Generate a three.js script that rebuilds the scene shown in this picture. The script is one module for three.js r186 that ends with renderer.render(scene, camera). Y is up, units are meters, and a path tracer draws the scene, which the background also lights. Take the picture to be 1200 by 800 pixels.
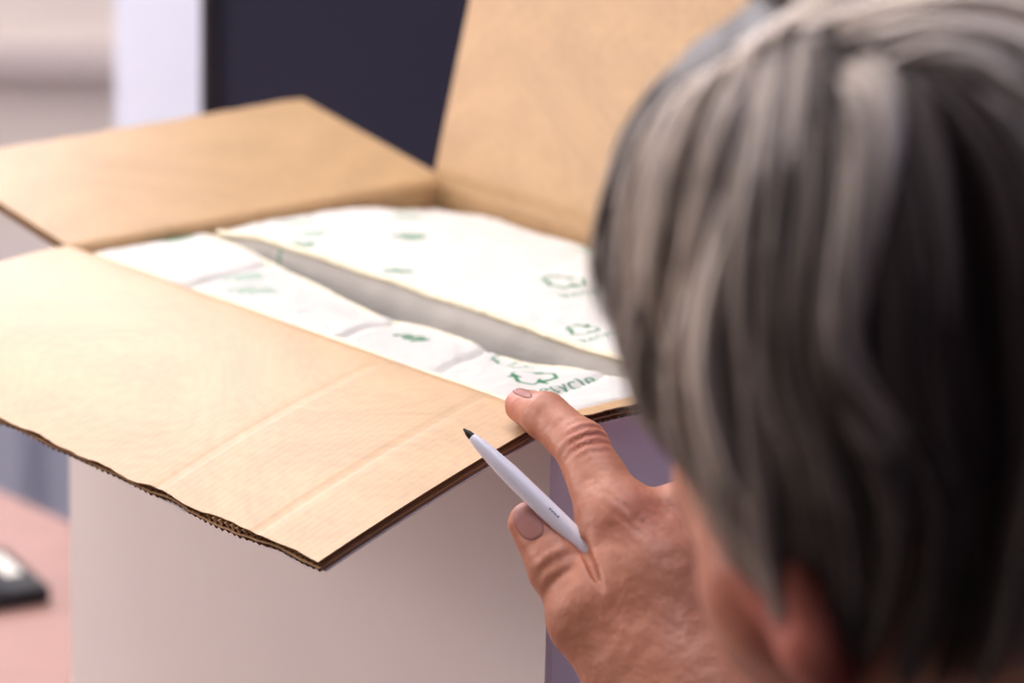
import * as THREE from 'three';
import { mergeGeometries } from 'three/addons/utils/BufferGeometryUtils.js';
import { RoundedBoxGeometry } from 'three/addons/geometries/RoundedBoxGeometry.js';
import { MarchingCubes } from 'three/addons/objects/MarchingCubes.js';
import { ImprovedNoise } from 'three/addons/math/ImprovedNoise.js';
import { RectAreaLightUniformsLib } from 'three/addons/lights/RectAreaLightUniformsLib.js';

// ---------------------------------------------------------------- camera, light, exposure
const RIM = 1.02, TABLE = 0.72, YAW = 0.8363;
const scene = new THREE.Scene();
scene.background = new THREE.Color(0x08090c);
const camera = new THREE.PerspectiveCamera(2 * Math.atan(400 / 4500) * 180 / Math.PI, 1.5, 0.05, 60);
camera.position.set(1.0515, RIM + 0.4493, 0.9714);
camera.rotation.set(-0.28474, YAW, 0.0239, 'YXZ');
camera.focus = 1.475;
camera.userData.fStop = 6.3;
camera.updateMatrixWorld(true);
scene.add(camera);
const renderer = new THREE.WebGLRenderer({ antialias: true });
renderer.toneMapping = THREE.LinearToneMapping;
renderer.toneMappingExposure = 1.0;
renderer.shadowMap.enabled = true;
RectAreaLightUniformsLib.init();

// the room is turned with the camera: right, height above floor, distance ahead of the camera
const HF = new THREE.Vector3(-Math.sin(YAW), 0, -Math.cos(YAW)), HR = new THREE.Vector3(Math.cos(YAW), 0, -Math.sin(YAW));
const room = (r, y, f) => new THREE.Vector3(camera.position.x, y, camera.position.z).addScaledVector(HR, r).addScaledVector(HF, f);
function areaLight(name, pos, target, w, h, color, intensity) {
  const l = new THREE.RectAreaLight(color, intensity, w, h);
  l.name = name; l.position.copy(pos); l.lookAt(target); scene.add(l); return l;
}
const KEY = { color: 0xffefdc, power: 5.2 }, WIN = { color: 0xffeee8, power: 5.6 }, BACK = { color: 0xf4f4ff, power: 6.5 }, COOL = { color: 0xdde4ff, power: 5.2 }, SIDE = { color: 0xf6f4fa, power: 4 }, REAR = { color: 0xfff6f0, power: 7 };

// ---------------------------------------------------------------- helpers
const noise = new ImprovedNoise();
let seedState = 12345;
const rnd = () => { seedState = (seedState + 0x6d2b79f5) | 0; let t = Math.imul(seedState ^ (seedState >>> 15), 1 | seedState); t = (t + Math.imul(t ^ (t >>> 7), 61 | t)) ^ t; return ((t ^ (t >>> 14)) >>> 0) / 4294967296; };
const lerp = (a, b, t) => a + (b - a) * t, clamp = (x, a, b) => Math.min(b, Math.max(a, x));
const sstep = (a, b, x) => { const t = clamp((x - a) / (b - a), 0, 1); return t * t * (3 - 2 * t); };
const V = (x, y, z) => new THREE.Vector3(x, y, z);
const used = new Map();
const numbered = (n) => { const k = used.get(n) || 0; used.set(n, k + 1); return k ? n + '_' + String(k).padStart(3, '0') : n; };
function shadow(o) { o.traverse((m) => { if (m.isMesh) { m.castShadow = true; m.receiveShadow = true; } }); return o; }
function thing(name, label, category, pos, turn = 0, group) {
  const o = new THREE.Group(); o.name = numbered(name); o.position.copy(pos); o.rotation.y = turn;
  o.userData = { label, category }; if (group) o.userData.group = group;
  scene.add(o); o.updateMatrixWorld(true); return o;
}
function part(name, geo, mat, parent) { const m = new THREE.Mesh(geo, mat); m.name = name; m.castShadow = m.receiveShadow = true; parent.add(m); return m; }
// a part whose geometry is given in world coordinates
function wpart(name, geo, mat, root) { root.updateMatrixWorld(true); geo.applyMatrix4(root.matrixWorld.clone().invert()); return part(name, geo, mat, root); }
function struct(name, geo, mat, pos, turn = 0) { const m = new THREE.Mesh(geo, mat); m.name = name; m.position.copy(pos); m.rotation.y = turn; m.userData.kind = 'structure'; m.castShadow = m.receiveShadow = true; scene.add(m); return m; }
const box = (w, h, d) => new THREE.BoxGeometry(w, h, d);
const rbox = (w, h, d, r, s = 3) => new RoundedBoxGeometry(w, h, d, s, r);
function grid(nu, nv, fn, uvfn, flip = false) { // sheet of (nu+1)x(nv+1) points
  const p = [], uv = [], idx = [];
  for (let j = 0; j <= nv; j++) for (let i = 0; i <= nu; i++) { const q = fn(i / nu, j / nv); p.push(q.x, q.y, q.z); const t = uvfn ? uvfn(i / nu, j / nv) : [i / nu, j / nv]; uv.push(t[0], t[1]); }
  for (let j = 0; j < nv; j++) for (let i = 0; i < nu; i++) { const a = j * (nu + 1) + i, b = a + 1, c = a + nu + 1, d = c + 1; flip ? idx.push(a, c, b, b, c, d) : idx.push(a, b, c, b, d, c); }
  const g = new THREE.BufferGeometry(); g.setAttribute('position', new THREE.Float32BufferAttribute(p, 3)); g.setAttribute('uv', new THREE.Float32BufferAttribute(uv, 2)); g.setIndex(idx); g.computeVertexNormals(); return g;
}
function smoothNormals(g, q = 1e5) { // normals shared by vertices at one place
  const p = g.attributes.position, ix = g.index, n = p.count, key = new Array(n), acc = new Map();
  for (let i = 0; i < n; i++) key[i] = Math.round(p.getX(i) * q) + ',' + Math.round(p.getY(i) * q) + ',' + Math.round(p.getZ(i) * q);
  const a = V(), b = V(), c = V(); const m = ix ? ix.count : n;
  for (let t = 0; t < m; t += 3) {
    const [i, j, k] = [0, 1, 2].map((s) => (ix ? ix.getX(t + s) : t + s));
    a.fromBufferAttribute(p, i); b.fromBufferAttribute(p, j).sub(a); c.fromBufferAttribute(p, k).sub(a); b.cross(c);
    for (const s of [i, j, k]) { const e = acc.get(key[s]); if (e) e.add(b); else acc.set(key[s], b.clone()); }
  }
  const out = new Float32Array(n * 3);
  for (let i = 0; i < n; i++) { const e = acc.get(key[i]); const l = e ? e.length() || 1 : 1; if (e) { out[i * 3] = e.x / l; out[i * 3 + 1] = e.y / l; out[i * 3 + 2] = e.z / l; } }
  g.setAttribute('normal', new THREE.BufferAttribute(out, 3)); return g;
}
function dataTex(n, fn, { srgb = false, rep = 1, repY } = {}) {
  const d = new Uint8Array(n * n * 4);
  for (let y = 0; y < n; y++) for (let x = 0; x < n; x++) { const c = fn(x / n, y / n), o = (y * n + x) * 4; for (let k = 0; k < 3; k++) d[o + k] = clamp(Math.round((Array.isArray(c) ? c[k] : c) * 255), 0, 255); d[o + 3] = 255; }
  const t = new THREE.DataTexture(d, n, n); t.wrapS = t.wrapT = THREE.RepeatWrapping; t.magFilter = THREE.LinearFilter; t.minFilter = THREE.LinearFilter; if (srgb) t.colorSpace = THREE.SRGBColorSpace; t.repeat.set(rep, repY ?? rep); t.needsUpdate = true; return t;
}
// tiling noise on the unit square
const tn = (u, v, f, s = 0) => { const a = u * 2 * Math.PI, b = v * 2 * Math.PI, r = f / (2 * Math.PI); return noise.noise(Math.cos(a) * r + 10 + s, Math.sin(a) * r + 10 + Math.cos(b) * r * 1.37, Math.sin(b) * r + 10 - s); };

// ---------------------------------------------------------------- materials
const std = (color, roughness = 0.8, extra = {}) => new THREE.MeshStandardMaterial({ color, roughness, ...extra });
const kraftMap = dataTex(512, (u, v) => { const a = 0.95 + 0.05 * tn(u, v, 6) + 0.035 * tn(u, v, 40, 3) + 0.03 * (rnd() - 0.5) + 0.006 * Math.cos(u * 50 * 2 * Math.PI); return [a, a * 0.995, a * 0.985]; }, { srgb: true, rep: 1 / 0.18 });
const kraftBump = dataTex(512, (u, v) => 0.5 + 0.16 * Math.cos(u * 50 * 2 * Math.PI) + 0.12 * tn(u, v, 60, 5) + 0.1 * (rnd() - 0.5), { rep: 1 / 0.18 });
const M = {};
M.kraft = new THREE.MeshPhysicalMaterial({ color: 0xcaa67b, roughness: 0.46, sheen: 0.6, sheenRoughness: 0.45, sheenColor: new THREE.Color(1, 0.98, 0.96), map: kraftMap, bumpMap: kraftBump, bumpScale: 0.00008, specularIntensity: 1 });
M.flute = std(0xa88460, 0.95);
M.white = std(0xe8e1df, 0.7, { bumpMap: kraftBump, bumpScale: 0.00006 });

// ---------------------------------------------------------------- room
const wallUp = std(0xe4dad2, 0.9), wallLow = std(0xa6aabc, 0.8), wallSide = std(0x868cc8, 0.9), wallDark = std(0x3a3a42, 0.9);
const FAR = 3.4;
struct('floor', box(7, 0.1, 7), std(0x8c8078, 0.6), room(0, -0.05, 0.6), YAW);
struct('ceiling', box(7, 0.1, 7), std(0xd8d8d8, 0.9), room(0, 2.65, 0.6), YAW);
const wb = struct('wall_back', box(7, 2.6, 0.12), wallUp, room(0, 1.3, FAR + 0.06), YAW);
struct('wall_left', box(0.12, 2.6, 6), wallUp, room(-2.6, 1.3, 0.6), YAW);
struct('wall_right', box(0.12, 2.6, 6), wallSide, room(2.2, 1.3, 0.6), YAW);
struct('wall_front', box(7, 2.6, 0.12), wallDark, room(0, 1.3, -1.6), YAW);
// ceiling panels and a window, each a glowing face with its light just in front
function ceilingPanel(r, f, w, d, k, label) {
  const t = thing('ceiling_light', label, 'ceiling light', room(r, 2.59, f), YAW);
  part('frame', box(w + 0.06, 0.02, d + 0.06), std(0xdddddd, 0.6), t);
  const dm = part('diffuser', box(w, 0.01, d), std(0xffffff, 0.8, { emissive: k.color, emissiveIntensity: 0.9 }), t); dm.position.y = -0.014;
  areaLight('ceiling_panel_light', room(r, 2.565, f), room(r, 0, f), w, d, k.color, k.power);
}

// the table
{
  const wood = dataTex(512, (u, v) => { const g = tn(u, v * 0.2, 8) + 0.5 * tn(u * 4 % 1, v, 14, 2); const a = 0.93 + 0.06 * g + 0.03 * (rnd() - 0.5); return [a, a * 0.98, a * 0.96]; }, { srgb: true, rep: 1.6, repY: 1.6 });
  const t = thing('work_table', 'pale reddish wooden table that carries the white box', 'table', V(-0.5, 0, -0.04));
  const top = part('table_top', rbox(1.6, 0.03, 0.49, 0.006), new THREE.MeshPhysicalMaterial({ color: 0xb48f88, roughness: 0.5, specularIntensity: 0.4, map: wood, clearcoat: 0.06, clearcoatRoughness: 0.25 }), t); top.position.y = TABLE - 0.015;
  for (const [x, z] of [[-0.72, -0.19], [0.72, -0.19], [-0.72, 0.19], [0.72, 0.19]]) { const l = part('leg', rbox(0.05, TABLE - 0.03, 0.05, 0.004), std(0xcfcfd2, 0.4), t); l.position.set(x, (TABLE - 0.03) / 2, z); }
}

// ---------------------------------------------------------------- the box
const BW = 0.325, BD = 0.2216, TH = 0.004;
const cb = thing('cardboard_box', 'open white cardboard box with brown inner flaps standing on the table', 'box', V(-BW / 2, TABLE, -BD / 2));
{
  const H = RIM - TABLE - 0.004;
  const wall = (name, w, d, x, z, outerFace) => { const mats = [0, 1, 2, 3, 4, 5].map((k) => (k === outerFace || (outerFace > 3 && k < 2) ? M.white : M.kraft)); const m = part(name, box(w, H, d), mats, cb); m.position.set(x, H / 2, z); };
  wall('front_wall', BW, TH, 0, BD / 2 - TH / 2, 4);
  wall('back_wall', BW, TH, 0, -BD / 2 + TH / 2, 5);
  wall('left_wall', TH, BD - 2 * TH, -BW / 2 + TH / 2, 0, 1);
  wall('right_wall', TH, BD - 2 * TH, BW / 2 - TH / 2, 0, 0);
  const b = part('bottom', box(BW - 2 * TH, TH, BD - 2 * TH), M.kraft, cb); b.position.y = TH / 2;
}
function flap(name, { o, e, out, len, wide, path, face, dent = () => 0, rag = 0.0032, seed = 0, bent = 0.006, pitch = 0.0036, label }) {
  // path(u, s) -> [distance outward, height]; sheets stacked along the normal away from "face"
  const P = (u, s) => { const [a, b] = path(u, s); return V().copy(o).addScaledVector(e, u * wide).addScaledVector(out, a).add(V(0, b, 0)); };
  const Nn = (u, s) => { const h = 2e-4, du = P(Math.min(1, u + h), s).sub(P(Math.max(0, u - h), s)), ds = P(u, s + h).sub(P(u, Math.max(0, s - h))); const n = du.cross(ds).normalize(); return n.dot(face) < 0 ? n.negate() : n; };
  const at = (u, s, off) => P(u, s).addScaledVector(Nn(u, s), off);
  const edge = (u, k) => len + rag * (noise.noise(u * 17 + seed, k * 1.3, 0.5) * 0.6 + noise.noise(u * 60 + seed, k * 5.3, 2.5) * 0.16) - (k === 0 ? 0.0004 : k === 2 ? 0.0012 : 0);
  const root = new THREE.Group(); root.name = name; cb.add(root); root.updateMatrixWorld(true);
  if (label) root.userData.label = label;
  const mk = (nm, g, m) => wpart(nm, g, m, root);
  const sheet = (s0, k, offTop, th, mat, nm) => {
    const nu = 140, nv = 40, s = (u, v) => lerp(s0, edge(u, k), v), uvf = (u, v) => [u * wide, s(u, v)];
    const dn = (u, v) => (k === 0 ? dent(u, s(u, v)) : 0);
    const A = grid(nu, nv, (u, v) => at(u, s(u, v), offTop - dn(u, v)), uvf), B = grid(nu, nv, (u, v) => at(u, s(u, v), offTop - th), uvf, true);
    const rimU = (v0) => grid(nu, 1, (u, w) => at(u, s(u, v0), offTop - th * w - (w === 0 ? dn(u, v0) : 0)), (u, w) => [u * wide, w * th]);
    const rimV = (u0) => grid(nv, 1, (v, w) => at(u0, s(u0, v), offTop - th * w - (w === 0 ? dn(u0, v) : 0)), (v, w) => [w * th, v * len]);
    mk(nm, mergeGeometries([A, B, rimU(1), rimV(0), rimV(1)]), mat);
  };
  sheet(0, 0, 0, 0.0005, M.kraft, 'inner_liner');
  const waves = Math.round(wide / pitch), nu = waves * 8;
  const flute = (mid, ph) => mk('fluting', grid(nu, 20, (u, v) => { const q = lerp(bent, edge(u, 1) - 0.0006, v); return at(u, q, mid + 0.0011 * Math.sin(u * waves * 2 * Math.PI + ph)); }, (u, v) => [u * wide, v * len]), M.flute);
  flute(-0.0017, 0);
  sheet(bent, 1, -0.0028, 0.0004, M.flute, 'middle_liner');
  flute(-0.0043, 1.3);
  sheet(bent, 2, -0.0054, 0.0005, M.white, 'outer_liner');
  return root;
}
const RB = 0.004, ARC = RB * Math.PI / 2;
const roundFold = (s, rest) => { if (s < ARC) { const a = s / RB; return [-TH + RB * (1 - Math.cos(a)), -RB + RB * Math.sin(a)]; } return rest(s - ARC); };
const dentAt = (uc, w, d) => (u, s) => d * Math.exp(-(((u - uc) * BW / w) ** 2)) * sstep(0.004, 0.012, s);
const d1 = dentAt(0.69, 0.0013, 0.00042), d2 = dentAt(0.882, 0.0014, 0.00055), d3 = (u, s) => 0.0006 * Math.exp(-(((s - ARC - 0.002) / 0.0012) ** 2));
flap('front_flap', { o: V(-BW, RIM, 0), e: V(1, 0, 0), out: V(0, 0, 1), len: 0.127, wide: BW, face: V(0, 1, 0), seed: 3, bent: ARC + 0.005,
  path: (u, s) => roundFold(s, (q) => { const t = q / 0.12; return [q * lerp(0.99, 0.965, u), -lerp(0.0215 * t * t, 0.034 * (0.85 * t + 0.15 * t * t), u ** 1.2) - 0.003 * 4 * u * (1 - u) * t]; }),
  dent: (u, s) => d1(u, s) + d2(u, s) + d3(u, s) });
flap('left_flap', { o: V(-BW, RIM, 0), e: V(0, 0, -1), out: V(-1, 0, 0), len: 0.116, wide: BD, face: V(0, 1, 0), seed: 8, rag: 0.002, bent: ARC + 0.005,
  path: (u, s) => roundFold(s, (q) => [q * 0.985, q * 0.17]) });
flap('back_flap', { o: V(-BW, RIM, -BD + TH), e: V(1, 0, 0), out: V(0, 0, -1), len: 0.127, wide: BW, face: V(0, 0.3, 1), seed: 15, rag: 0.002, bent: 0.009,
  path: (u, s) => { const q = s - 0.004; return q < 0 ? [0, q] : [q * 0.24, q * 0.97]; },
  dent: (u, s) => 0.0010 * Math.exp(-(((s - 0.004) / 0.0018) ** 2)) + 0.0007 * Math.exp(-(((u - 0.76) * BW / 0.002) ** 2)) });
flap('right_flap_stub', { o: V(0, RIM, 0), e: V(0, 0, -1), out: V(1, 0, 0), len: ARC + 0.006, wide: BD, face: V(0, 1, 0), seed: 21, rag: 0.003, bent: ARC + 0.0005,
  path: (u, s) => roundFold(s, (q) => [q, -q * 0.05]) , label: 'torn brown cardboard edge' });

// ---------------------------------------------------------------- insulation pads
function printTex(draw, w, h) { // printed paper; canvas in mm * 4
  const c = document.createElement('canvas'); c.width = w; c.height = h; const x = c.getContext('2d');
  x.fillStyle = '#f7f6f4'; x.fillRect(0, 0, w, h);
  draw(x);
  const t = new THREE.CanvasTexture(c); t.colorSpace = THREE.SRGBColorSpace; t.magFilter = THREE.LinearFilter; return t;
}
const GREEN = '#1f8a58';
function recycleMark(x, px, py, s, turn = 0, word = 'Recycle') { // chasing arrows in outline over a word
  x.save(); x.translate(px, py); x.rotate(turn); x.strokeStyle = x.fillStyle = GREEN; x.lineWidth = s * 0.055; x.lineJoin = 'round';
  for (let k = 0; k < 3; k++) {
    x.save(); x.rotate(k * 2 * Math.PI / 3);
    x.beginPath(); x.moveTo(-s * 0.42, s * 0.12); x.lineTo(-s * 0.16, -s * 0.42); x.lineTo(s * 0.16, -s * 0.42); x.lineTo(s * 0.3, -s * 0.16); x.stroke();
    x.beginPath(); x.moveTo(s * 0.14, -s * 0.12); x.lineTo(s * 0.36, -s * 0.02); x.lineTo(s * 0.42, -s * 0.26); x.closePath(); x.fill();
    x.restore();
  }
  x.font = `${s * 0.46}px sans-serif`; x.textAlign = 'center'; x.fillText(word, 0, s * 0.9);
  x.restore();
}
function dab(x, px, py, w, h, turn = 0, alpha = 1) { x.save(); x.globalAlpha = alpha; x.translate(px, py); x.rotate(turn); x.fillStyle = GREEN; for (let k = 0; k < 3; k++) x.fillRect(-w / 2 + k * w * 0.12, -h / 2 + k * h * 0.36, w * (k === 1 ? 0.85 : 0.7), h * 0.26); x.restore(); }
const fibre = dataTex(512, (u, v) => 0.5 + 0.3 * tn(u, v, 14) + 0.22 * tn(u, v, 45, 4) + 0.12 * (rnd() - 0.5), { rep: 6 });
function pad(name, label, x0, x1, z0, z1, top, thick, relief, draw, r) {
  const w = x1 - x0, d = z1 - z0, cx = (x0 + x1) / 2, cz = (z0 + z1) / 2;
  const t = thing(name, label, 'packing pad', V(cx, top - thick, cz));
  const g = new THREE.BoxGeometry(w, thick, d, Math.round(w / 0.0016), 14, Math.round(d / 0.0016));
  const p = g.attributes.position, uv = g.attributes.uv, q = V(), c = V();
  for (let i = 0; i < p.count; i++) {
    q.fromBufferAttribute(p, i); const ox = q.x, oy = q.y, oz = q.z;
    c.set(clamp(q.x, -w / 2 + r, w / 2 - r), clamp(q.y, -thick / 2 + r, thick / 2 - r), clamp(q.z, -d / 2 + r, d / 2 - r));
    q.sub(c); if (q.lengthSq() > 1e-12) q.setLength(r); q.add(c);
    const up = sstep(-thick / 2 + r, thick / 2 - r * 0.3, oy);
    const e = relief(cx + ox, cz + oz, oy);
    q.y += e.y * up; q.z += e.z || 0; q.x += e.x || 0;
    p.setXYZ(i, q.x, q.y, q.z);
    const drop = thick / 2 - oy; // print wraps over the long edges
    uv.setXY(i, (ox + w / 2) / w, 1 - (oz + d / 2 + Math.sign(oz) * drop * (Math.abs(oz) > d / 2 - 1e-5 ? 1 : 0)) / d);
  }
  g.translate(0, thick / 2, 0); smoothNormals(g);
  const map = printTex((x) => draw(x, (X, Z) => [(X - x0) * 4000, (Z - z0) * 4000]), Math.round(w * 4000), Math.round(d * 4000));
  part('paper_cover', g, new THREE.MeshPhysicalMaterial({ color: 0xe0deda, roughness: 0.85, map, bumpMap: fibre, bumpScale: 0.0004, sheen: 0.2, sheenColor: new THREE.Color(1, 1, 1) }), t);
  return t;
}
const nz = (x, z, f, s) => noise.noise(x * f + s, z * f - s, s);
const seamAt = (X, Z, c, k) => Math.exp(-(((X - c - (Z + 0.03) * k) / 0.0022) ** 2));
const backRelief = (X, Z) => 0.0016 * nz(X, Z, 22, 1) + 0.0006 * nz(X, Z, 90, 4) + 0.0005 * nz(X, Z, 200, 2) - 0.010 * sstep(-0.15, -0.215, Z) - 0.004 * sstep(-0.27, -0.318, X);
const frontRelief = (X, Z) => 0.0016 * nz(X, Z, 26, 3) + 0.0006 * nz(X, Z, 95, 6) + 0.0005 * nz(X, Z, 210, 1) - 0.0028 * (seamAt(X, Z, -0.252, 0.15) + seamAt(X, Z, -0.151, 0.35) + 0.8 * seamAt(X, Z, -0.09, 0.4) + 0.6 * seamAt(X, Z, -0.031, 0.2)) - 0.0035 * sstep(-0.022, -0.055, Z) * sstep(-0.02, -0.1, X) * sstep(-0.28, -0.2, X);
const REARZ = (X) => 0.005 * nz(X, 0.7, 16, 9) - 0.011 * sstep(-0.22, -0.3, X) - 0.007 * sstep(-0.075, -0.02, X);
const GAPZ = (X) => 0.003 * nz(X, 0.3, 14, 7), MID = 0.006, TURN = -Math.PI / 2;
const backPad = pad('insulation_pad', 'larger white paper packing pad with green recycling print, along the upright back flap', -BW + 0.007, -0.006, -BD + 0.007, -0.075, RIM + 0.0003, 0.07,
  (X, Z, y) => ({ y: backRelief(X, Z), z: Z > -0.12 ? GAPZ(X) + 0.0008 * nz(X, y, 60, 2) : 0 }),
  (x, at) => { const m = (X, Z, s, a = TURN) => recycleMark(x, ...at(X, Z), s, a); const b = (X, Z, w, h, a = TURN, al = 1) => dab(x, ...at(X, Z), w, h, a, al);
    b(-0.309, -0.188, 48, 40, TURN, 0.6); b(-0.276, -0.16, 56, 44); b(-0.2425, -0.1326, 56, 44); b(-0.2, -0.205, 80, 50, TURN, 0.35); b(-0.303, -0.115, 80, 50, TURN, 0.4); b(-0.275, -0.1, 70, 40, TURN, 0.35);
    m(-0.143, -0.137, 92); m(-0.083, -0.0935, 64); b(-0.2, -0.09, 50, 36); b(-0.262, -0.084, 70, 36); }, 0.0045);
const frontPad = pad('insulation_pad', 'narrower white paper packing pad with cross seams, beside the front flap', -BW + 0.006, -0.006, -0.060, -0.0065, RIM - 0.003, 0.066,
  (X, Z, y) => ({ y: frontRelief(X, Z), z: Z < -0.033 ? REARZ(X) * sstep(-0.033, -0.056, Z) : 0.0012 * (nz(X, 0.1, 40, 2) - 0.4) }),
  (x, at) => { dab(x, ...at(-0.318, -0.046), 60, 44, TURN); dab(x, ...at(-0.13, -0.0385), 60, 44, TURN); dab(x, ...at(-0.225, -0.028), 90, 50, TURN, 0.35); dab(x, ...at(-0.245, -0.035), 90, 50, TURN, 0.3);
    recycleMark(x, ...at(-0.052, -0.036), 84, TURN); recycleMark(x, ...at(-0.085, -0.056), 70, TURN); }, 0.004);
// added rolls along the pads' edges, their cream stands for warm light
function creamEdge(root, pts, r) { const n = pts.length - 1, g = new THREE.TubeGeometry(new THREE.CatmullRomCurve3(pts), 160, r, 8, false), p = g.attributes.position; for (let i = 0; i < p.count; i++) { const x = p.getX(i), z = p.getZ(i); p.setY(i, p.getY(i) + 0.0005 * nz(x, z, 300, 3)); p.setZ(i, z + 0.0006 * nz(x, z, 260, 5)); } g.computeVertexNormals(); const m = wpart('cream_edge', g, std(0xefe6cc, 0.9), root); m.userData.label = 'paper edge in a cream tint for warm light'; }
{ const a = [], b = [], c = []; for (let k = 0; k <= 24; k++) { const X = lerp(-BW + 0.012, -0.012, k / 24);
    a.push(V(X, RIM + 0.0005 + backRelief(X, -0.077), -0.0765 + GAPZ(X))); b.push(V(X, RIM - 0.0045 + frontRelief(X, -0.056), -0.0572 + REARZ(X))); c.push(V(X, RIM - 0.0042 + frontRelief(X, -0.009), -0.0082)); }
  creamEdge(backPad, a, 0.0018); creamEdge(frontPad, b, 0.0018); creamEdge(frontPad, c, 0.0018); }

// ---------------------------------------------------------------- the person
// C: a point seen at pixel (px, py) of the 1200 x 800 frame at the given distance along the lens axis, as a world point
const C = (px, py, d) => V((px - 600) / 4500 * d, -(py - 400) / 4500 * d, -d).applyMatrix4(camera.matrixWorld);
const camDir = (x, y, z) => V(x, y, z).transformDirection(camera.matrixWorld);
const cone = (x, y, z, a, b, ra, rb) => { // distance to a tapered capsule
  const bx = b.x - a.x, by = b.y - a.y, bz = b.z - a.z, px = x - a.x, py = y - a.y, pz = z - a.z;
  const h = clamp((px * bx + py * by + pz * bz) / (bx * bx + by * by + bz * bz + 1e-12), 0, 1);
  const dx = px - bx * h, dy = py - by * h, dz = pz - bz * h; return Math.sqrt(dx * dx + dy * dy + dz * dz) - (ra + (rb - ra) * h);
};
const ell = (x, y, z, cx, cy, cz, rx, ry, rz) => { const a = (x - cx) / rx, b = (y - cy) / ry, c = (z - cz) / rz, k = Math.sqrt(a * a + b * b + c * c); const g = Math.sqrt((a / rx) ** 2 + (b / ry) ** 2 + (c / rz) ** 2) + 1e-9; return k * (k - 1) / g; };
const smin = (a, b, k) => { const h = Math.max(k - Math.abs(a - b), 0) / k; return Math.min(a, b) - h * h * k * 0.25; };
function mesher(sdf, lo, hi, cell, fine = sdf) { // marching cubes over a cube that holds lo..hi, normals from the field
  const size = Math.max(hi.x - lo.x, hi.y - lo.y, hi.z - lo.z) + 6 * cell, n = Math.ceil(size / cell), half = n / 2, ctr = lo.clone().add(hi).multiplyScalar(0.5), S = size / 2;
  const mc = new MarchingCubes(n, new THREE.MeshBasicMaterial(), false, false, 400000);
  const f = mc.field; let i = 0;
  const ex = (hi.x - lo.x) / 2 + 2 * cell, ey = (hi.y - lo.y) / 2 + 2 * cell, ez = (hi.z - lo.z) / 2 + 2 * cell;
  for (let z = 0; z < n; z++) for (let y = 0; y < n; y++) for (let x = 0; x < n; x++, i++) {
    const qx = (x - half) / half * S, qy = (y - half) / half * S, qz = (z - half) / half * S;
    f[i] = Math.abs(qx) > ex || Math.abs(qy) > ey || Math.abs(qz) > ez ? -0.02 : -sdf(qx + ctr.x, qy + ctr.y, qz + ctr.z);
  }
  mc.isolation = 0; mc.update();
  const c = mc.count, P = new Float32Array(c * 3), N = new Float32Array(c * 3), h = cell * 0.35;
  for (let k = 0; k < c; k++) {
    let x = mc.positionArray[k * 3] * S + ctr.x, y = mc.positionArray[k * 3 + 1] * S + ctr.y, z = mc.positionArray[k * 3 + 2] * S + ctr.z;
    const d = fine(x, y, z); let gx = fine(x + h, y, z) - fine(x - h, y, z), gy = fine(x, y + h, z) - fine(x, y - h, z), gz = fine(x, y, z + h) - fine(x, y, z - h); const l = Math.hypot(gx, gy, gz) || 1; gx /= l; gy /= l; gz /= l;
    const s = clamp(d, -cell, cell); x -= gx * s; y -= gy * s; z -= gz * s;
    P.set([x, y, z], k * 3); N.set([gx, gy, gz], k * 3);
  }
  const g = new THREE.BufferGeometry(); g.setAttribute('position', new THREE.BufferAttribute(P, 3)); g.setAttribute('normal', new THREE.BufferAttribute(N, 3)); return g;
}
function paint(g, fn) { const p = g.attributes.position, a = new Float32Array(p.count * 3); for (let i = 0; i < p.count; i++) a.set(fn(p.getX(i), p.getY(i), p.getZ(i)), i * 3); g.setAttribute('color', new THREE.BufferAttribute(a, 3)); return g; }
const FD = 1.5, J = (px, py, near) => C(px, py, FD - near / 1000); // near: millimetres in front of the box corner
// right hand
const H = {
  it: J(611, 475, 3), id: J(639, 487, 18), ip: J(682, 524, 36), im: J(725, 614, 58),
  mm: J(797, 604, 52), mp: J(806, 640, 4), md: J(770, 672, -6), mt: J(742, 686, 8),
  rm: J(846, 634, 42), rp: J(850, 680, 0), rd: J(815, 704, -4), rt: J(785, 712, 12),
  pm: J(884, 668, 30), pp: J(884, 720, -4), pd: J(852, 738, 2), pt: J(826, 742, 16),
  tt: J(622, 613, 50), ti: J(655, 664, 58), tm: J(694, 722, 66), tc: J(790, 812, 74),
  palm: J(762, 690, 62), w1: J(815, 835, 78), w2: J(905, 800, 60),
};
const fore = J(1180, 1150, 170), fore2 = J(1225, 1130, 150);
const knuckle = (x, y, z, c, ax, amp, len, rad) => { // creases across a joint
  const dx = x - c.x, dy = y - c.y, dz = z - c.z, r2 = dx * dx + dy * dy + dz * dz; if (r2 > rad * rad * 6) return 0;
  const s = dx * ax.x + dy * ax.y + dz * ax.z; return amp * Math.exp(-r2 / (rad * rad)) * Math.cos(s / len * 6.283 + 1.3 * noise.noise(x * 120, y * 120, z * 120));
};
const axK = J(800, 560, 50).sub(J(740, 620, 60)).normalize();
const axI = H.im.clone().sub(H.ip).normalize(), axT = H.tm.clone().sub(H.ti).normalize();
const ipTop = J(690, 510, 46), imTop = J(752, 592, 72), tiTop = J(648, 660, 69);
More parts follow.
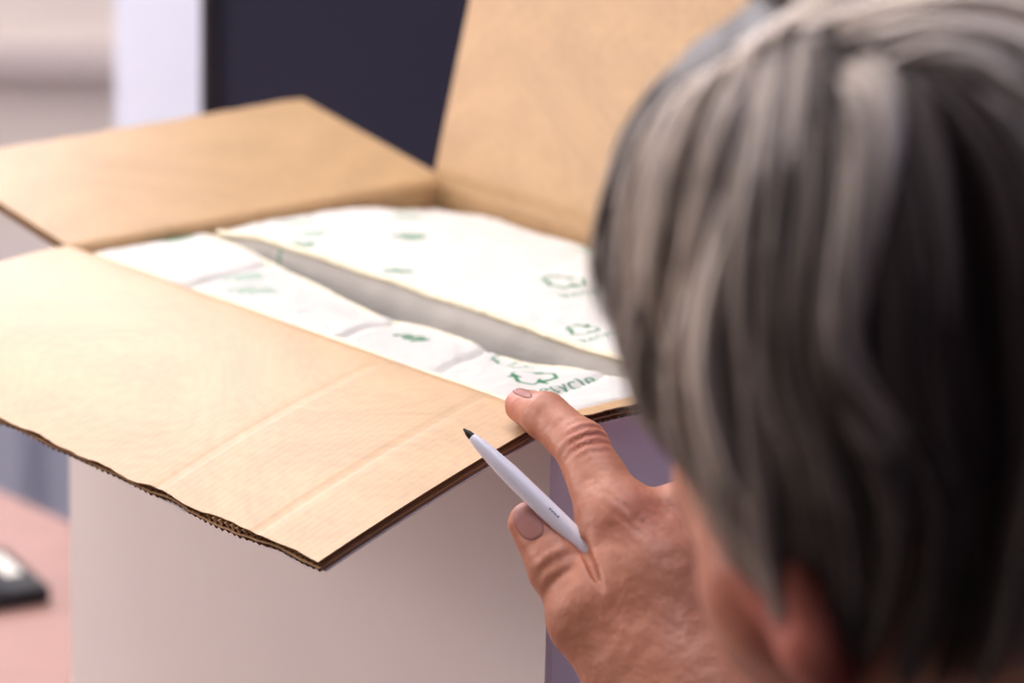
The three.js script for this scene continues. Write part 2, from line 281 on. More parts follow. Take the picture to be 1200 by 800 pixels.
function handD(x, y, z) {
  const c = (a, b, ra, rb) => cone(x, y, z, a, b, ra, rb);
  let d = c(H.w1, H.im, 0.018, 0.0142);
  d = smin(d, c(H.w1, H.mm, 0.018, 0.0122), 0.014);
  d = smin(d, c(H.w2, H.rm, 0.017, 0.0115), 0.014);
  d = smin(d, c(H.w2, H.pm, 0.017, 0.0105), 0.014);
  d = smin(d, c(H.w1, H.w2, 0.021, 0.02), 0.016);
  d = smin(d, c(H.w1, fore, 0.021, 0.029), 0.02); d = smin(d, c(H.w2, fore2, 0.02, 0.028), 0.02);
  d = smin(d, c(H.tm, H.palm, 0.013, 0.015), 0.022); d = smin(d, c(H.tm, H.w1, 0.0120, 0.017), 0.02); d = smin(d, c(H.w1, H.palm, 0.018, 0.016), 0.02);
  // index
  let f = smin(c(H.im, H.ip, 0.0143, 0.0100), c(H.ip, H.id, 0.0102, 0.0088), 0.003); f = smin(f, c(H.id, H.it, 0.0088, 0.0066), 0.003);
  d = smin(d, f, 0.007);
  f = smin(c(H.mm, H.mp, 0.0115, 0.0095), c(H.mp, H.md, 0.0092, 0.0085), 0.003); f = smin(f, c(H.md, H.mt, 0.0083, 0.0068), 0.003); d = smin(d, f, 0.004);
  f = smin(c(H.rm, H.rp, 0.011, 0.009), c(H.rp, H.rd, 0.0088, 0.008), 0.003); f = smin(f, c(H.rd, H.rt, 0.008, 0.0065), 0.003); d = smin(d, f, 0.004);
  f = smin(c(H.pm, H.pp, 0.0098, 0.008), c(H.pp, H.pd, 0.0078, 0.007), 0.003); f = smin(f, c(H.pd, H.pt, 0.007, 0.0058), 0.003); d = smin(d, f, 0.004);
  // thumb
  f = smin(c(H.tc, H.tm, 0.022, 0.0150), c(H.tm, H.ti, 0.0145, 0.0112), 0.005); f = smin(f, c(H.ti, H.tt, 0.0113, 0.0086), 0.004);
  const kt = lerp(0.002, 0.016, sstep(0.03, 0.055, Math.hypot(x - H.ti.x, y - H.ti.y, z - H.ti.z)));
  return smin(d, f, kt);
}
const eye = camera.position.clone();
function onHand(px, py) { const dir = C(px, py, 1).sub(eye).normalize(); let t = 1.2; const q = V(); for (let k = 0; k < 120; k++) { q.copy(eye).addScaledVector(dir, t); const d = handD(q.x, q.y, q.z); if (d < 1e-5) break; t += d * 0.8; if (t > 1.8) return null; } return q.clone(); }
const crP = [[683, 638], [687, 648], [692, 660], [698, 674], [704, 687], [709, 698]].map(([a, b]) => onHand(a, b) || J(a, b, 68));
const crDir = crP[3].clone().sub(eye).normalize(), crQ = crP.map((p) => p.clone().addScaledVector(crDir, 0.0026));
const crease = (x, y, z) => { // the fold between thumb and palm
  if (Math.abs(x - crP[3].x) + Math.abs(y - crP[3].y) + Math.abs(z - crP[3].z) > 0.06) return 0; let m = 1, t = 0;
  for (let i = 0; i < 5; i++) for (const L of [crP, crQ]) { const d = cone(x, y, z, L[i], L[i + 1], 0, 0); if (d < m) { m = d; const a = L[i], e = L[i + 1]; t = i + clamp(((x - a.x) * (e.x - a.x) + (y - a.y) * (e.y - a.y) + (z - a.z) * (e.z - a.z)) / a.distanceToSquared(e), 0, 1); } }
  return m > 0.007 ? 0 : 0.005 * (1 - sstep(2.2, 5, t)) * Math.exp(-((m / 0.0015) ** 2));
};
const handFine = (x, y, z) => handD(x, y, z) + crease(x, y, z)
  + knuckle(x, y, z, ipTop, axI, 0.0005, 0.0042, 0.008) + knuckle(x, y, z, imTop, axK, 0.0002, 0.0046, 0.012) + knuckle(x, y, z, tiTop, axT, 0.0003, 0.0062, 0.008)
  + 0.0003 * noise.noise(x * 160, y * 160, z * 160) + 0.00012 * noise.noise(x * 500, y * 500, z * 500);
const skin = (x, y, z) => {
  let r = 0.425, g = 0.160, b = 0.090; const m = noise.noise(x * 60, y * 60, z * 60) * 0.5 + noise.noise(x * 170, y * 170, z * 170) * 0.35;
  r *= 1 + 0.08 * m; g *= 1 + 0.16 * m; b *= 1 + 0.17 * m; return [r, g, b];
};
const nearW = (x, y, z, c, r) => Math.exp(-((x - c.x) ** 2 + (y - c.y) ** 2 + (z - c.z) ** 2) / (r * r));
const handSkin = (x, y, z) => {
  const c = skin(x, y, z), red = 0.55 * nearW(x, y, z, H.it, 0.014) + 0.45 * nearW(x, y, z, ipTop, 0.009) + 0.35 * nearW(x, y, z, imTop, 0.013) + 0.4 * nearW(x, y, z, H.tt, 0.012);
  return [c[0] * (1 + 0.12 * red), c[1] * (1 - 0.2 * red), c[2] * (1 - 0.08 * red)];
};
const bb = (pts, r) => { const b = new THREE.Box3().setFromPoints(pts).expandByScalar(r); return [b.min, b.max]; };
const armCut = H.w1.clone().lerp(fore, 0.45), armAx = fore.clone().sub(H.w1).normalize();
const handGeo = mesher((x, y, z) => Math.max(handFine(x, y, z), (x - armCut.x) * armAx.x + (y - armCut.y) * armAx.y + (z - armCut.z) * armAx.z), ...bb([...Object.values(H), armCut], 0.024), 0.00125);
paint(handGeo, handSkin);
// head: its own frame (face +z, crown +y, the person's left +x), bowed, turned and tilted
const HEADC = C(1064, 348, 1.12), CR = V(0, 0.045, -0.015);
const headM = (() => {
  const lf = camDir(-0.78, -0.43, 0.45), up = camDir(-0.46, 0.87, 0.0); up.addScaledVector(lf, -up.dot(lf)).normalize();
  const R = new THREE.Matrix4().makeBasis(lf, up, lf.clone().cross(up));
  return R.setPosition(HEADC.clone().sub(CR.clone().applyMatrix4(R)));
})();
const hv = (x, y, z) => V(x, y, z);
function headD(x, y, z) {
  const ax = Math.abs(x), c = (a, b, ra, rb) => cone(ax, y, z, a, b, ra, rb);
  let d = ell(x, y, z, 0, 0.045, -0.015, 0.076, 0.085, 0.097);
  d = smin(d, ell(x, y, z, 0, -0.028, 0.03, 0.061, 0.085, 0.066), 0.03);
  d = smin(d, c(HP.jaw, HP.chin, 0.019, 0.019), 0.025);
  d = smin(d, c(HP.cheek, HP.cheek2, 0.023, 0.021), 0.03);
  d = smin(d, c(HP.brow, HP.brow2, 0.011, 0.011), 0.02);
  d = smin(d, c(HP.neck, HP.neck2, 0.055, 0.06), 0.03);
  d = -smin(-d, ell(ax, y, z, 0.032, 0.002, 0.1, 0.017, 0.011, 0.016), 0.01); // eye sockets
  d = smin(d, c(HP.nose, HP.nose2, 0.007, 0.0115), 0.012); d = smin(d, c(HP.wing, HP.nose2, 0.007, 0.009), 0.008);
  d = smin(d, c(HP.lip, HP.lip2, 0.004, 0.0065), 0.006); d = smin(d, c(HP.low, HP.low2, 0.004, 0.007), 0.006);
  d = Math.max(d, -(ell(ax, y, z, 0.0, -0.0655, 0.101, 0.022, 0.0012, 0.012))); // parted lips
  // ears: a shell with a rim, a hollow and a lobe
  let e = ell(ax, y, z, 0.081, -0.006, -0.012, 0.0075, 0.03, 0.018); e = -smin(-e, ell(ax, y, z, 0.089, -0.002, -0.01, 0.006, 0.02, 0.011), 0.004);
  e = smin(e, c(HP.lobe, HP.lobe2, 0.0085, 0.0065), 0.008);
  d = smin(d, e, 0.008);
  return d;
}
const HP = { jaw: hv(0.05, -0.06, 0.005), chin: hv(0.008, -0.105, 0.066), cheek: hv(0.044, -0.022, 0.056), cheek2: hv(0.062, -0.012, 0.024), brow: hv(0, 0.022, 0.082), brow2: hv(0.04, 0.02, 0.066), neck: hv(0, -0.05, -0.03), neck2: hv(0, -0.19, -0.05),
  nose: hv(0, 0.006, 0.094), nose2: hv(0, -0.036, 0.112), wing: hv(0.012, -0.04, 0.1), lip: hv(0.022, -0.063, 0.078), lip2: hv(0.004, -0.061, 0.094), low: hv(0.02, -0.069, 0.078), low2: hv(0.003, -0.073, 0.091), lobe: hv(0.079, -0.03, -0.006), lobe2: hv(0.078, -0.04, -0.003) };
const headFine = (x, y, z) => headD(x, y, z) + 0.0004 * noise.noise(x * 90, y * 90, z * 90);
const headGeo = mesher(headFine, V(-0.1, -0.2, -0.13), V(0.1, 0.14, 0.135), 0.003);
paint(headGeo, (x, y, z) => { const c = skin(x, y, z), e = Math.exp(-(((Math.abs(x) - 0.082) / 0.012) ** 2 + ((y + 0.02) / 0.04) ** 2 + ((z + 0.01) / 0.03) ** 2)), l = Math.exp(-((x / 0.024) ** 2 + ((y + 0.066) / 0.009) ** 2 + ((z - 0.092) / 0.012) ** 2)), r = Math.max(e, l); return [c[0] * (1 + 0.1 * e), c[1] * (1 - 0.3 * r), c[2] * (1 - 0.12 * r)]; });
headGeo.applyMatrix4(headM);
// torso, arms and legs under the clothes
const toHead = headM.clone().invert();
const fH = camDir(-0.3, 0, -0.95).setY(0).normalize(), rH = fH.clone().cross(V(0, 1, 0)).normalize();
const neckB = hv(0, -0.16, -0.05).applyMatrix4(headM), SC = neckB.clone().add(V(0, -0.075, 0)).addScaledVector(fH, -0.09);
const RS = SC.clone().addScaledVector(rH, 0.165), LS = SC.clone().addScaledVector(rH, -0.165), PV = SC.clone().add(V(0, 0, 0)).addScaledVector(fH, -0.1); PV.y = 0.53;
const EL = H.w1.clone().lerp(fore, 1.75);
const swing = new THREE.Matrix4().makeTranslation(LS).multiply(new THREE.Matrix4().makeRotationAxis(rH, -0.95)).multiply(new THREE.Matrix4().makeTranslation(LS.clone().negate()));
const mirror = (() => { const n = rH, d = SC.dot(n); return new THREE.Matrix4().set(1 - 2 * n.x * n.x, -2 * n.x * n.y, -2 * n.x * n.z, 2 * d * n.x, -2 * n.x * n.y, 1 - 2 * n.y * n.y, -2 * n.y * n.z, 2 * d * n.y, -2 * n.x * n.z, -2 * n.y * n.z, 1 - 2 * n.z * n.z, 2 * d * n.z, 0, 0, 0, 1).premultiply(swing); })();
const ELl = EL.clone().applyMatrix4(mirror), W1 = H.w1.clone().lerp(H.w2, 0.5), W1l = W1.clone().applyMatrix4(mirror);
const leftHand = handGeo.clone().applyMatrix4(mirror);
{ const p = leftHand.attributes.position.array, q = leftHand.attributes.normal.array, c = leftHand.attributes.color.array; for (const a of [p, q, c]) for (let t = 0; t < a.length; t += 9) for (let k = 0; k < 3; k++) { const s = a[t + 3 + k]; a[t + 3 + k] = a[t + 6 + k]; a[t + 6 + k] = s; } }
const hipR = PV.clone().addScaledVector(rH, 0.09), hipL = PV.clone().addScaledVector(rH, -0.09), knR = hipR.clone().addScaledVector(fH, 0.4), knL = hipL.clone().addScaledVector(fH, 0.4), anR = knR.clone().setY(0.09), anL = knL.clone().setY(0.09);
const chest = SC.clone().lerp(PV, 0.3);
function torsoD(x, y, z, s) { // s swells the body into its clothes
  const c = (a, b, ra, rb) => cone(x, y, z, a, b, ra + s, rb + s);
  let d = c(PV, chest, 0.14, 0.13); d = smin(d, c(LS, RS, 0.06, 0.06), 0.1); d = smin(d, c(chest, SC, 0.12, 0.08), 0.06);
  return d;
}
const armsD = (x, y, z, s) => { const c = (a, b, ra, rb) => cone(x, y, z, a, b, ra + s, rb + s); return Math.min(smin(c(RS, EL, 0.052, 0.043), c(EL, W1, 0.043, 0.026), 0.02), smin(c(LS, ELl, 0.052, 0.043), c(ELl, W1l, 0.043, 0.026), 0.02)); };
const bodyGeo = mesher((x, y, z) => { let d = smin(torsoD(x, y, z, -0.004), armsD(x, y, z, -0.006), 0.03); d = smin(d, cone(x, y, z, neckB, SC, 0.053, 0.056), 0.03); return Math.max(d, (W1.clone().lerp(EL, 0.3).distanceTo(V(x, y, z)) < 0 ? 1 : d)); }, ...bb([RS, LS, EL, ELl, PV, SC, neckB, armCut], 0.2), 0.014);
paint(bodyGeo, skin);
const strip = (g) => { for (const k of Object.keys(g.attributes)) if (!['position', 'normal', 'color'].includes(k)) g.deleteAttribute(k); return g; };
const person = thing('person', 'grey-haired person in a dark navy sweater bending over the open box, holding a pen', 'person', V(PV.x, 0, PV.z));
const skinMat = new THREE.MeshPhysicalMaterial({ color: 0xffffff, vertexColors: true, roughness: 0.48, sheen: 0.12, sheenRoughness: 0.5, sheenColor: new THREE.Color(1, 0.6, 0.45) });
wpart('body', mergeGeometries([handGeo, headGeo, bodyGeo, leftHand].map(strip)), skinMat, person);
const cloth = std(0x0d1026, 0.95), denim = std(0x1c2236, 0.9);
const cuffR = { w: W1.clone(), e: EL.clone() }, cuffL = { w: W1l.clone(), e: ELl.clone() };
for (const k of [cuffR, cuffL]) { k.L = k.e.distanceTo(k.w); k.ax = k.e.clone().sub(k.w).divideScalar(k.L); }
const sleeve = (x, y, z, k, sh) => { const d = smin(cone(x, y, z, sh, k.e, 0.064, 0.053), cone(x, y, z, k.e, k.w, 0.056, 0.043), 0.02); return Math.max(d, k.L * 0.2 - ((x - k.w.x) * k.ax.x + (y - k.w.y) * k.ax.y + (z - k.w.z) * k.ax.z)); };
const neckDir = neckB.clone().sub(SC).normalize(), collarTop = SC.clone().addScaledVector(neckDir, 0.125);
const sweater = mesher((x, y, z) => {
  let d = smin(torsoD(x, y, z, 0.012), Math.min(sleeve(x, y, z, cuffR, RS), sleeve(x, y, z, cuffL, LS)), 0.03);
  let n = cone(x, y, z, SC, collarTop, 0.085, 0.076); n = Math.max(n, (x - collarTop.x) * neckDir.x + (y - collarTop.y) * neckDir.y + (z - collarTop.z) * neckDir.z);
  d = smin(d, n, 0.03);
  return d + 0.003 * noise.noise(x * 18, y * 26, z * 18);
}, ...bb([RS, LS, EL, ELl, PV, SC, collarTop], 0.2), 0.01);
wpart('sweater', strip(sweater), cloth, person);
const trousers = mesher((x, y, z) => { const c = (a, b, ra, rb) => cone(x, y, z, a, b, ra, rb); let d = smin(c(hipL, hipR, 0.125, 0.125), smin(c(hipR, knR, 0.095, 0.068), c(knR, anR, 0.07, 0.055), 0.02), 0.04); d = smin(d, smin(c(hipL, knL, 0.095, 0.068), c(knL, anL, 0.07, 0.055), 0.02), 0.04); return Math.max(d + 0.003 * noise.noise(x * 20, y * 20, z * 20), 0.085 - y); }, ...bb([hipL, hipR, knR, knL, anR, anL], 0.16), 0.014);
wpart('trousers', strip(trousers), denim, person);
for (const a of [anR, anL]) { const toe = a.clone().addScaledVector(fH, 0.16).setY(0.04), heel = a.clone().addScaledVector(fH, -0.04).setY(0.045); wpart('shoe', strip(mesher((x, y, z) => Math.max(smin(cone(x, y, z, heel, toe, 0.042, 0.036), cone(x, y, z, heel, a, 0.042, 0.045), 0.03), 0.004 - y), ...bb([toe, heel, a], 0.06), 0.009)), std(0x1a1512, 0.5), person); }
for (const s of [-1, 1]) { const e = new THREE.SphereGeometry(0.0118, 20, 14); e.translate(s * 0.0315, 0.001, 0.081); e.applyMatrix4(headM); wpart('eye', e, std(0xe8e4dc, 0.2), person); }
// nails: patches that lie on the finger
function handN(q) { const h = 0.0004; return V(handD(q.x + h, q.y, q.z) - handD(q.x - h, q.y, q.z), handD(q.x, q.y + h, q.z) - handD(q.x, q.y - h, q.z), handD(q.x, q.y, q.z + h) - handD(q.x, q.y, q.z - h)).normalize(); }
function nail(label, cx, cy, a, b, turn, square) { // half axes in pixels of the frame, along and across the finger
  const pts = [], idx = [], nr = 8, na = 40; const ct = Math.cos(turn), st = Math.sin(turn), rows = [];
  for (let r = 0; r <= nr; r++) for (let k = 0; k < na; k++) {
    const th = k / na * 2 * Math.PI, c = Math.cos(th), s = Math.sin(th), e = square; const u = Math.sign(c) * Math.abs(c) ** e * a * r / nr, v = Math.sign(s) * Math.abs(s) ** e * b * r / nr;
    const q = onHand(cx + u * ct - v * st, cy + u * st + v * ct) || (rows.length ? rows[rows.length - na >= 0 ? rows.length - na : 0].clone() : null);
    rows.push(q ? q : H.tt.clone());
  }
  const top = rows.map((q, i) => q.clone().addScaledVector(handN(q), i >= nr * na ? -0.0004 : 0.0006 - 0.0004 * Math.floor(i / na) / nr));
  for (const q of top) pts.push(q.x, q.y, q.z);
  for (let r = 0; r < nr; r++) for (let k = 0; k < na; k++) { const i = r * na + k, j = r * na + (k + 1) % na; idx.push(i, i + na, j, j, i + na, j + na); }
  const g = new THREE.BufferGeometry(); g.setAttribute('position', new THREE.Float32BufferAttribute(pts, 3)); g.setIndex(idx); g.computeVertexNormals();
  const m = wpart('fingernail', g, new THREE.MeshPhysicalMaterial({ color: 0x9c6a62, roughness: 0.55, specularIntensity: 0.5, clearcoat: 0.0, clearcoatRoughness: 0.35, side: THREE.DoubleSide }), person); m.userData.label = label; return m;
}
nail('thumbnail', 619, 612, 23, 17, 1.05, 0.75);
nail('nail of the index finger', 612, 460, 13, 5, 0.35, 0.8);
// ---------------------------------------------------------------- hair
const HC = V(0, 0.05, -0.02), HRAD = V(0.086, 0.096, 0.108);
function onHair(px, py, lift = 0) { // point of the hair's outer shape seen at a pixel, in the head's frame
  const o = eye.clone().applyMatrix4(toHead), d = C(px, py, 1).applyMatrix4(toHead).sub(o).normalize();
  const a = o.clone().sub(HC).divide(HRAD), b = d.clone().divide(HRAD), B = a.dot(b), A = b.dot(b), Cc = a.dot(a) - 1, disc = B * B - A * Cc;
  const t = disc > 0 ? (-B - Math.sqrt(disc)) / A : -B / A;
  return o.addScaledVector(d, t - lift);
}
const SHAPES = [];
function strand(pts, r0, tone, tip = 0.25) { // a tapered tube through points
  const cv = new THREE.CatmullRomCurve3(pts), n = 18, m = 5, P = [], N = [], Cc = [], I = []; let nrm = V(0.3, 0.7, 0.2).normalize();
  for (let i = 0; i <= n; i++) {
    const t = i / n, p = cv.getPoint(t), tg = cv.getTangent(t); nrm.addScaledVector(tg, -nrm.dot(tg)).normalize(); const b = tg.clone().cross(nrm), r = r0 * (t < 0.12 ? 0.5 + t * 4.2 : 1) * (t > 0.55 ? lerp(1, tip, (t - 0.55) / 0.45) : 1);
    for (let k = 0; k < m; k++) { const a = k / m * 2 * Math.PI, q = nrm.clone().multiplyScalar(Math.cos(a)).addScaledVector(b, Math.sin(a)); P.push(p.x + q.x * r, p.y + q.y * r, p.z + q.z * r); N.push(q.x, q.y, q.z); Cc.push(...tone); }
  }
  for (let i = 0; i < n; i++) for (let k = 0; k < m; k++) { const a = i * m + k, b2 = i * m + (k + 1) % m; I.push(a, b2, a + m, b2, b2 + m, a + m); }
  const g = new THREE.BufferGeometry(); g.setAttribute('position', new THREE.Float32BufferAttribute(P, 3)); g.setAttribute('normal', new THREE.Float32BufferAttribute(N, 3)); g.setAttribute('color', new THREE.Float32BufferAttribute(Cc, 3)); g.setIndex(I); SHAPES.push(g);
}
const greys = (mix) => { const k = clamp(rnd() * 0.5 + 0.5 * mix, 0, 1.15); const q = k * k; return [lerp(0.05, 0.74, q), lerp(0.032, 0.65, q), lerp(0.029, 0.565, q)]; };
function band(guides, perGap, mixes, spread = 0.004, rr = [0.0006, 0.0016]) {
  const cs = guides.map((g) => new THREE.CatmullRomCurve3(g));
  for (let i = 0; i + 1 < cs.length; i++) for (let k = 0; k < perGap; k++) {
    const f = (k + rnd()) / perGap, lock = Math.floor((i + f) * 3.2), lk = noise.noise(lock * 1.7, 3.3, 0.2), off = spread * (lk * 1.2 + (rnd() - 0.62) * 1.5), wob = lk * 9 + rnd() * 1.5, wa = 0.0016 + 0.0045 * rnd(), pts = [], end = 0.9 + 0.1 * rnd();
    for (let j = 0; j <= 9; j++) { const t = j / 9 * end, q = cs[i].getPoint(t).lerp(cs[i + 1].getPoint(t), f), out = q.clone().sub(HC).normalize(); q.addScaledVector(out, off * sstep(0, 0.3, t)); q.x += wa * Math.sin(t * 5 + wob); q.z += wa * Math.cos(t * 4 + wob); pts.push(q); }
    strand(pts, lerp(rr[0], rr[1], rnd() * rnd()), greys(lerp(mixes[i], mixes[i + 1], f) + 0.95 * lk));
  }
}
const gp = (list) => list.map(([x, y, l]) => onHair(x, y, (l || 0) / 1000));
const LEFT = [
  [[868, 62, 2], [815, 118, 1], [768, 215, 1], [735, 320, 2], [733, 395, 3], [758, 450, 4]],
  [[880, 52, 4], [838, 130, 3], [797, 255, 3], [762, 375, 3], [772, 450, 3], [800, 505, 2]],
  [[900, 46, 5], [866, 150, 5], [832, 290, 5], [812, 420, 5], [840, 530, 4], [893, 645, 8]],
  [[930, 44, 6], [908, 165, 6], [882, 300, 6], [868, 420, 8], [892, 540, 10], [908, 630, 18], [936, 738, 27]],
  [[968, 48, 6], [960, 165, 6], [942, 300, 6], [927, 430, 8], [945, 560, 12], [950, 650, 20], [972, 765, 28]],
  [[1006, 60, 4], [1018, 110, 6], [1020, 200, 6], [994, 330, 8], [987, 440, 10], [1030, 540, 14], [1045, 650, 20], [1005, 795, 28]],
].map(gp);
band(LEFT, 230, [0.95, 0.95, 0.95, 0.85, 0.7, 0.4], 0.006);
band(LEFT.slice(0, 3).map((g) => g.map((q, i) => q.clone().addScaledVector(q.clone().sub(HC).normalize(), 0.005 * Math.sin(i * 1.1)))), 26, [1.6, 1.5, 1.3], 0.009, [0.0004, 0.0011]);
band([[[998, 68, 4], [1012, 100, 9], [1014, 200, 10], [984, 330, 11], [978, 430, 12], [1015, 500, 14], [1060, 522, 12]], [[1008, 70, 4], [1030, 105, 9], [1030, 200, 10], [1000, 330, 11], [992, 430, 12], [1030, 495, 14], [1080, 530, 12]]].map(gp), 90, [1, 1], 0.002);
// short tufts along the front of the crown, backlight painted as pale tone
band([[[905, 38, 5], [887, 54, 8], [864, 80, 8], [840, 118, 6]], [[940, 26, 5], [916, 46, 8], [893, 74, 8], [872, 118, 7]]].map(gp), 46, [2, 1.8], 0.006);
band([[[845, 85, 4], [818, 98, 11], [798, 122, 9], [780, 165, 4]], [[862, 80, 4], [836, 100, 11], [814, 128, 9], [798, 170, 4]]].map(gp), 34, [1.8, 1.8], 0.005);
const RIGHT = [
  [[1010, 68, 3], [1036, 130, 4], [1042, 290, 4], [1030, 450, 6], [1075, 600, 14], [1025, 795, 28]],
  [[1026, 62, 3], [1075, 130, 4], [1105, 300, 4], [1100, 500, 8], [1125, 660, 18], [1085, 820, 34]],
  [[1032, 54, 3], [1115, 85, 4], [1185, 170, 4], [1225, 340, 6], [1220, 560, 14], [1165, 815, 34]],
  [[1000, 38, 4], [1100, 24, 6], [1215, 66, 6], [1310, 200, 6], [1340, 420, 10], [1280, 770, 30]],
  [[950, 28, 4], [1070, -10, 6], [1220, -5, 6], [1350, 110, 6], [1410, 330, 8], [1365, 700, 26]],
  [[880, 46, 4], [1000, -24, 6], [1170, -44, 6], [1330, 10, 6], [1440, 200, 6], [1450, 560, 20]],
].map(gp);
band(RIGHT, 170, [0.0, -0.3, 0.0, 1.6, 2.1, 2.1], 0.006);  // low mixes paint the shaded right side, high ones the top highlights
// the light arc of hair behind the parting
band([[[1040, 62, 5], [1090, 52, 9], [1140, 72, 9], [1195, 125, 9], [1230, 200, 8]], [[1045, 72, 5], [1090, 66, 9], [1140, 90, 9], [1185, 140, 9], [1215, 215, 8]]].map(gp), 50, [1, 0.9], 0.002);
// the side away from the camera: strands fall from the crown
{
  const back = []; for (let k = 0; k <= 14; k++) { const a = lerp(-1.75, Math.PI + 0.3, k / 14), g = []; for (let j = 0; j <= 5; j++) { const th = lerp(0.12, lerp(1.75, 0.95, sstep(0.1, 0.8, Math.cos(a))), j / 5); g.push(V(-Math.sin(th) * Math.sin(a), Math.cos(th), Math.sin(th) * Math.cos(a)).multiply(HRAD).multiplyScalar(a < 0.6 ? 0.93 : 1).add(HC)); } back.push(g); }
  band(back, 60, back.map(() => 0.4));
}
const hairline = (y) => 0.004 + 0.85 * y;
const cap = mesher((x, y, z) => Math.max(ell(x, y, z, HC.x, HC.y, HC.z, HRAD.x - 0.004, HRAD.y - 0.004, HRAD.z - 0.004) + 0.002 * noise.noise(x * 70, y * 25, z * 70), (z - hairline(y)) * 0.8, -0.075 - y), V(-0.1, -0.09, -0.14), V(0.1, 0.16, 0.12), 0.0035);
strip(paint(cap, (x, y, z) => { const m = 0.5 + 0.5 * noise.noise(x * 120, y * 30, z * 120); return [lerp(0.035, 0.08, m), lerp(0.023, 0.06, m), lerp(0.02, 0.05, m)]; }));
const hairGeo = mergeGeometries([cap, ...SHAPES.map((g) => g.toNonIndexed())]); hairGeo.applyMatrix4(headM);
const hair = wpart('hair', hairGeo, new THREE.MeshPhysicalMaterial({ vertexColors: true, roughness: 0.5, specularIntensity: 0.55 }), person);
hair.userData.label = 'grey collar-length hair';
// ---------------------------------------------------------------- the pen
{
  const tip = J(543, 502, 48), back = J(690, 645, 63), ax = back.clone().sub(tip).normalize(), L = 0.142;
  const t = thing('pen', 'white ballpoint pen with a dark tip held between thumb and forefinger', 'pen', tip);
  t.quaternion.setFromUnitVectors(V(0, 1, 0), ax); t.updateMatrixWorld(true);
  const lathe = (pr) => new THREE.LatheGeometry(pr.map(([r, y]) => new THREE.Vector2(r, y)), 40);
  const shell = new THREE.MeshPhysicalMaterial({ color: 0xe4e3ee, roughness: 0.32, clearcoat: 0.3, clearcoatRoughness: 0.25 });
  part('barrel', lathe([[0.0012, 0.0045], [0.00175, 0.0048], [0.0024, 0.009], [0.0030, 0.015], [0.0036, 0.024], [0.0037, 0.034], [0.0038, 0.046], [0.0038, 0.13], [0.0037, 0.136], [0.0033, 0.1385], [0, 0.139]]), shell, t);
  part('tip', lathe([[0.0001, 0], [0.00045, 0.0003], [0.0007, 0.0012], [0.00125, 0.0025], [0.0016, 0.005], [0.0011, 0.0055]]), new THREE.MeshStandardMaterial({ color: 0x2a2622, roughness: 0.4, metalness: 0.5 }), t);
  const b = part('push_button', lathe([[0.0022, 0.137], [0.0022, 0.1445], [0.0018, 0.1455], [0, 0.1456]]), shell, t);
  const toCam = eye.clone().sub(tip); toCam.addScaledVector(ax, -toCam.dot(ax)).normalize().applyQuaternion(t.quaternion.clone().invert());
  const face = Math.atan2(toCam.x, toCam.z), ink = std(0x2a2f6a, 0.6);
  const cl = part('clip', rbox(0.0026, 0.04, 0.0014, 0.0005), shell, t); cl.position.set(Math.sin(face + 2.2) * 0.0052, 0.115, Math.cos(face + 2.2) * 0.0052); cl.rotation.y = face + 2.2;
  const spot = part('ink_spot', new THREE.CylinderGeometry(0.00356, 0.00352, 0.0011, 4, 1, true, face - 0.1, 0.2), std(0x2f2a9a, 0.6), t); spot.position.y = 0.0288; spot.scale.set(0.985, 1, 0.985);
  // small print along the barrel
  const c = document.createElement('canvas'); c.width = 256; c.height = 64; const x = c.getContext('2d'); x.fillStyle = '#e4e3ee'; x.fillRect(0, 0, 256, 64); x.fillStyle = '#3a3c55'; for (const [px, w, h] of [[20, 22, 34], [52, 10, 40], [72, 26, 30], [110, 14, 40], [134, 24, 30], [168, 12, 30], [190, 28, 34]]) x.fillRect(px, 52 - h, w, h);
  const tx = new THREE.CanvasTexture(c); tx.colorSpace = THREE.SRGBColorSpace; tx.magFilter = THREE.LinearFilter; tx.rotation = Math.PI / 2; tx.center.set(0.5, 0.5);
  const pr = part('print', new THREE.CylinderGeometry(0.00385, 0.00385, 0.0065, 8, 1, true, face - 0.5, 0.38), new THREE.MeshStandardMaterial({ map: tx, roughness: 0.35 }), t); pr.position.y = 0.0485;
}
// ---------------------------------------------------------------- things behind
{
  const t = thing('handheld_device', 'black handheld device with a pale strip, lying on the table left of the box', 'phone', V(-0.668, TABLE, -0.128), -0.25);
  const b = part('casing', rbox(0.072, 0.011, 0.15, 0.0035), std(0x17171b, 0.7), t); b.position.y = 0.0056;
  const f = part('screen', rbox(0.064, 0.001, 0.12, 0.0004), new THREE.MeshPhysicalMaterial({ color: 0x2e3037, roughness: 0.8, specularIntensity: 0.25 }), t); f.position.set(0, 0.0112, 0.01);
  const l = part('pale_strip', rbox(0.034, 0.001, 0.010, 0.0004), std(0xe9e4d8, 0.6), t); l.position.set(-0.006, 0.0113, -0.062);
}
{
  const t = thing('partition_screen', 'dark charcoal upright panel behind the open box', 'screen', room(0.26, 0, 2.12), YAW);
  const p0 = part('panel', rbox(0.86, 1.5, 0.03, 0.004), std(0x35364a, 0.75), t); p0.position.y = 0.8;
  for (const x of [-0.432, 0.432]) { const f = part('edge_strip', rbox(0.012, 1.5, 0.036, 0.003), std(0x1c1b24, 0.5), t); f.position.set(x, 0.8, 0); }
  for (const x of [-0.3, 0.3]) { const f = part('foot', rbox(0.04, 0.05, 0.34, 0.006), std(0x222228, 0.5), t); f.position.set(x, 0.025, 0); }
}
struct('column', rbox(0.24, 2.6, 0.06, 0.004), std(0xdfeaff, 0.8), room(-0.145, 1.3, 2.35), YAW - 0.65);
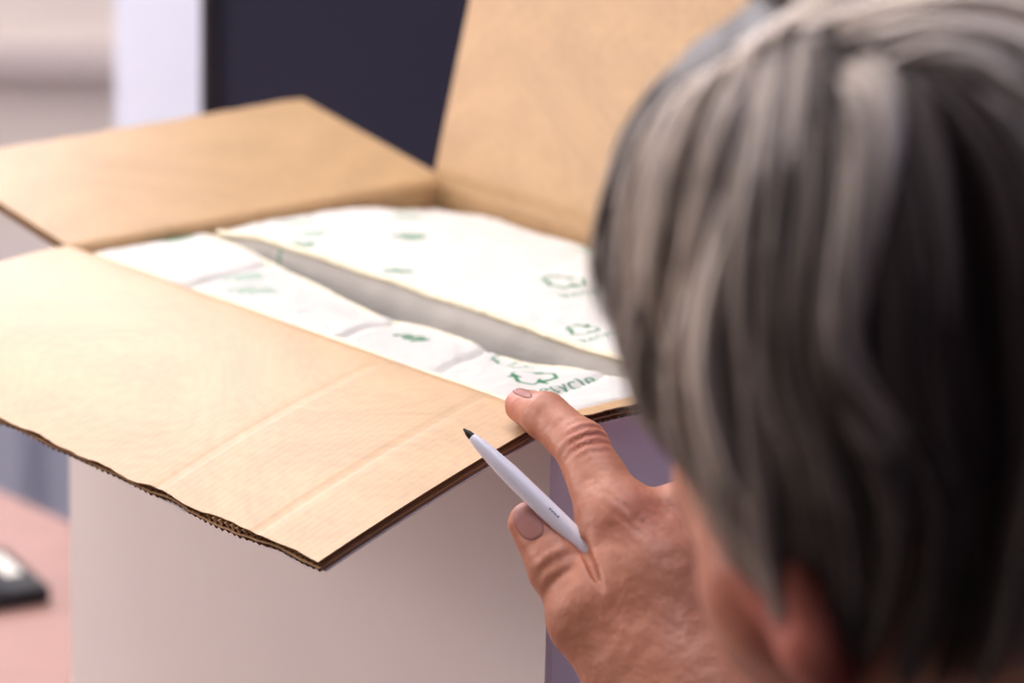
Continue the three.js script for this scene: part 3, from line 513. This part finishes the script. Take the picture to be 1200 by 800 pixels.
{ const tr = struct('trim_1', rbox(4, 0.03, 0.03, 0.004), std(0xcfc4c0, 0.8), room(-1.5, 0.735, FAR - 0.015), YAW); }
{
  const low = struct('trim_2', box(4, 0.53, 0.02), wallLow, room(-1.5, 0.265, FAR - 0.012), YAW);
  for (let k = 0; k < 24; k++) { const m = part('batten', box(0.03, 0.53, 0.012), wallLow, low); m.position.set(-1 + k * 0.12, 0, 0.015); }
}
ceilingPanel(-0.25, 2.0, 1.2, 0.6, KEY, 'ceiling panel above the box');
ceilingPanel(0.2, 1.2, 0.8, 0.5, COOL, 'added ceiling panel that lights the hair from above');  // unseen panel, added for the highlights on top of the hair
ceilingPanel(-1.2, 1.2, 0.9, 0.5, SIDE, 'added ceiling panel near the left wall that brightens the column');  // unseen panel, added to brighten the column
ceilingPanel(-1.4, 2.55, 1.0, 0.5, REAR, 'added ceiling panel that brightens the back wall');  // unseen panel, added as extra light on the wall behind
{
  const t = thing('window_1', '', 'window', room(-2.53, 1.45, 1.95), YAW); t.userData = { kind: 'structure' };
  part('frame', box(0.04, 1.4, 1.7), std(0xeeeeee, 0.5), t);
  const pane = part('pane', box(0.01, 1.28, 1.58), std(0xffffff, 0.3, { emissive: WIN.color, emissiveIntensity: 1.5 }), t); pane.position.x = 0.022;
  areaLight('window_light', room(-2.48, 1.45, 1.95), room(0, 1.2, 1.7), 1.58, 1.28, WIN.color, WIN.power);
}
{
  const t = thing('window_2', '', 'window', room(-0.55, 2.05, FAR - 0.01), YAW); t.userData = { kind: 'structure' };
  part('frame', box(2.5, 1.1, 0.04), std(0xeeeeee, 0.5), t);
  for (const x of [-0.6, 0.6]) { const p = part('pane', box(1.13, 1.0, 0.01), std(0xffffff, 0.3, { emissive: BACK.color, emissiveIntensity: 1.5 }), t); p.position.set(x, 0, 0.022); }
  areaLight('window_light', room(-0.55, 2.05, FAR - 0.05), room(-0.55, 2.05, 0), 2.36, 1.0, BACK.color, BACK.power);
}
shadow(scene);
renderer.render(scene, camera);
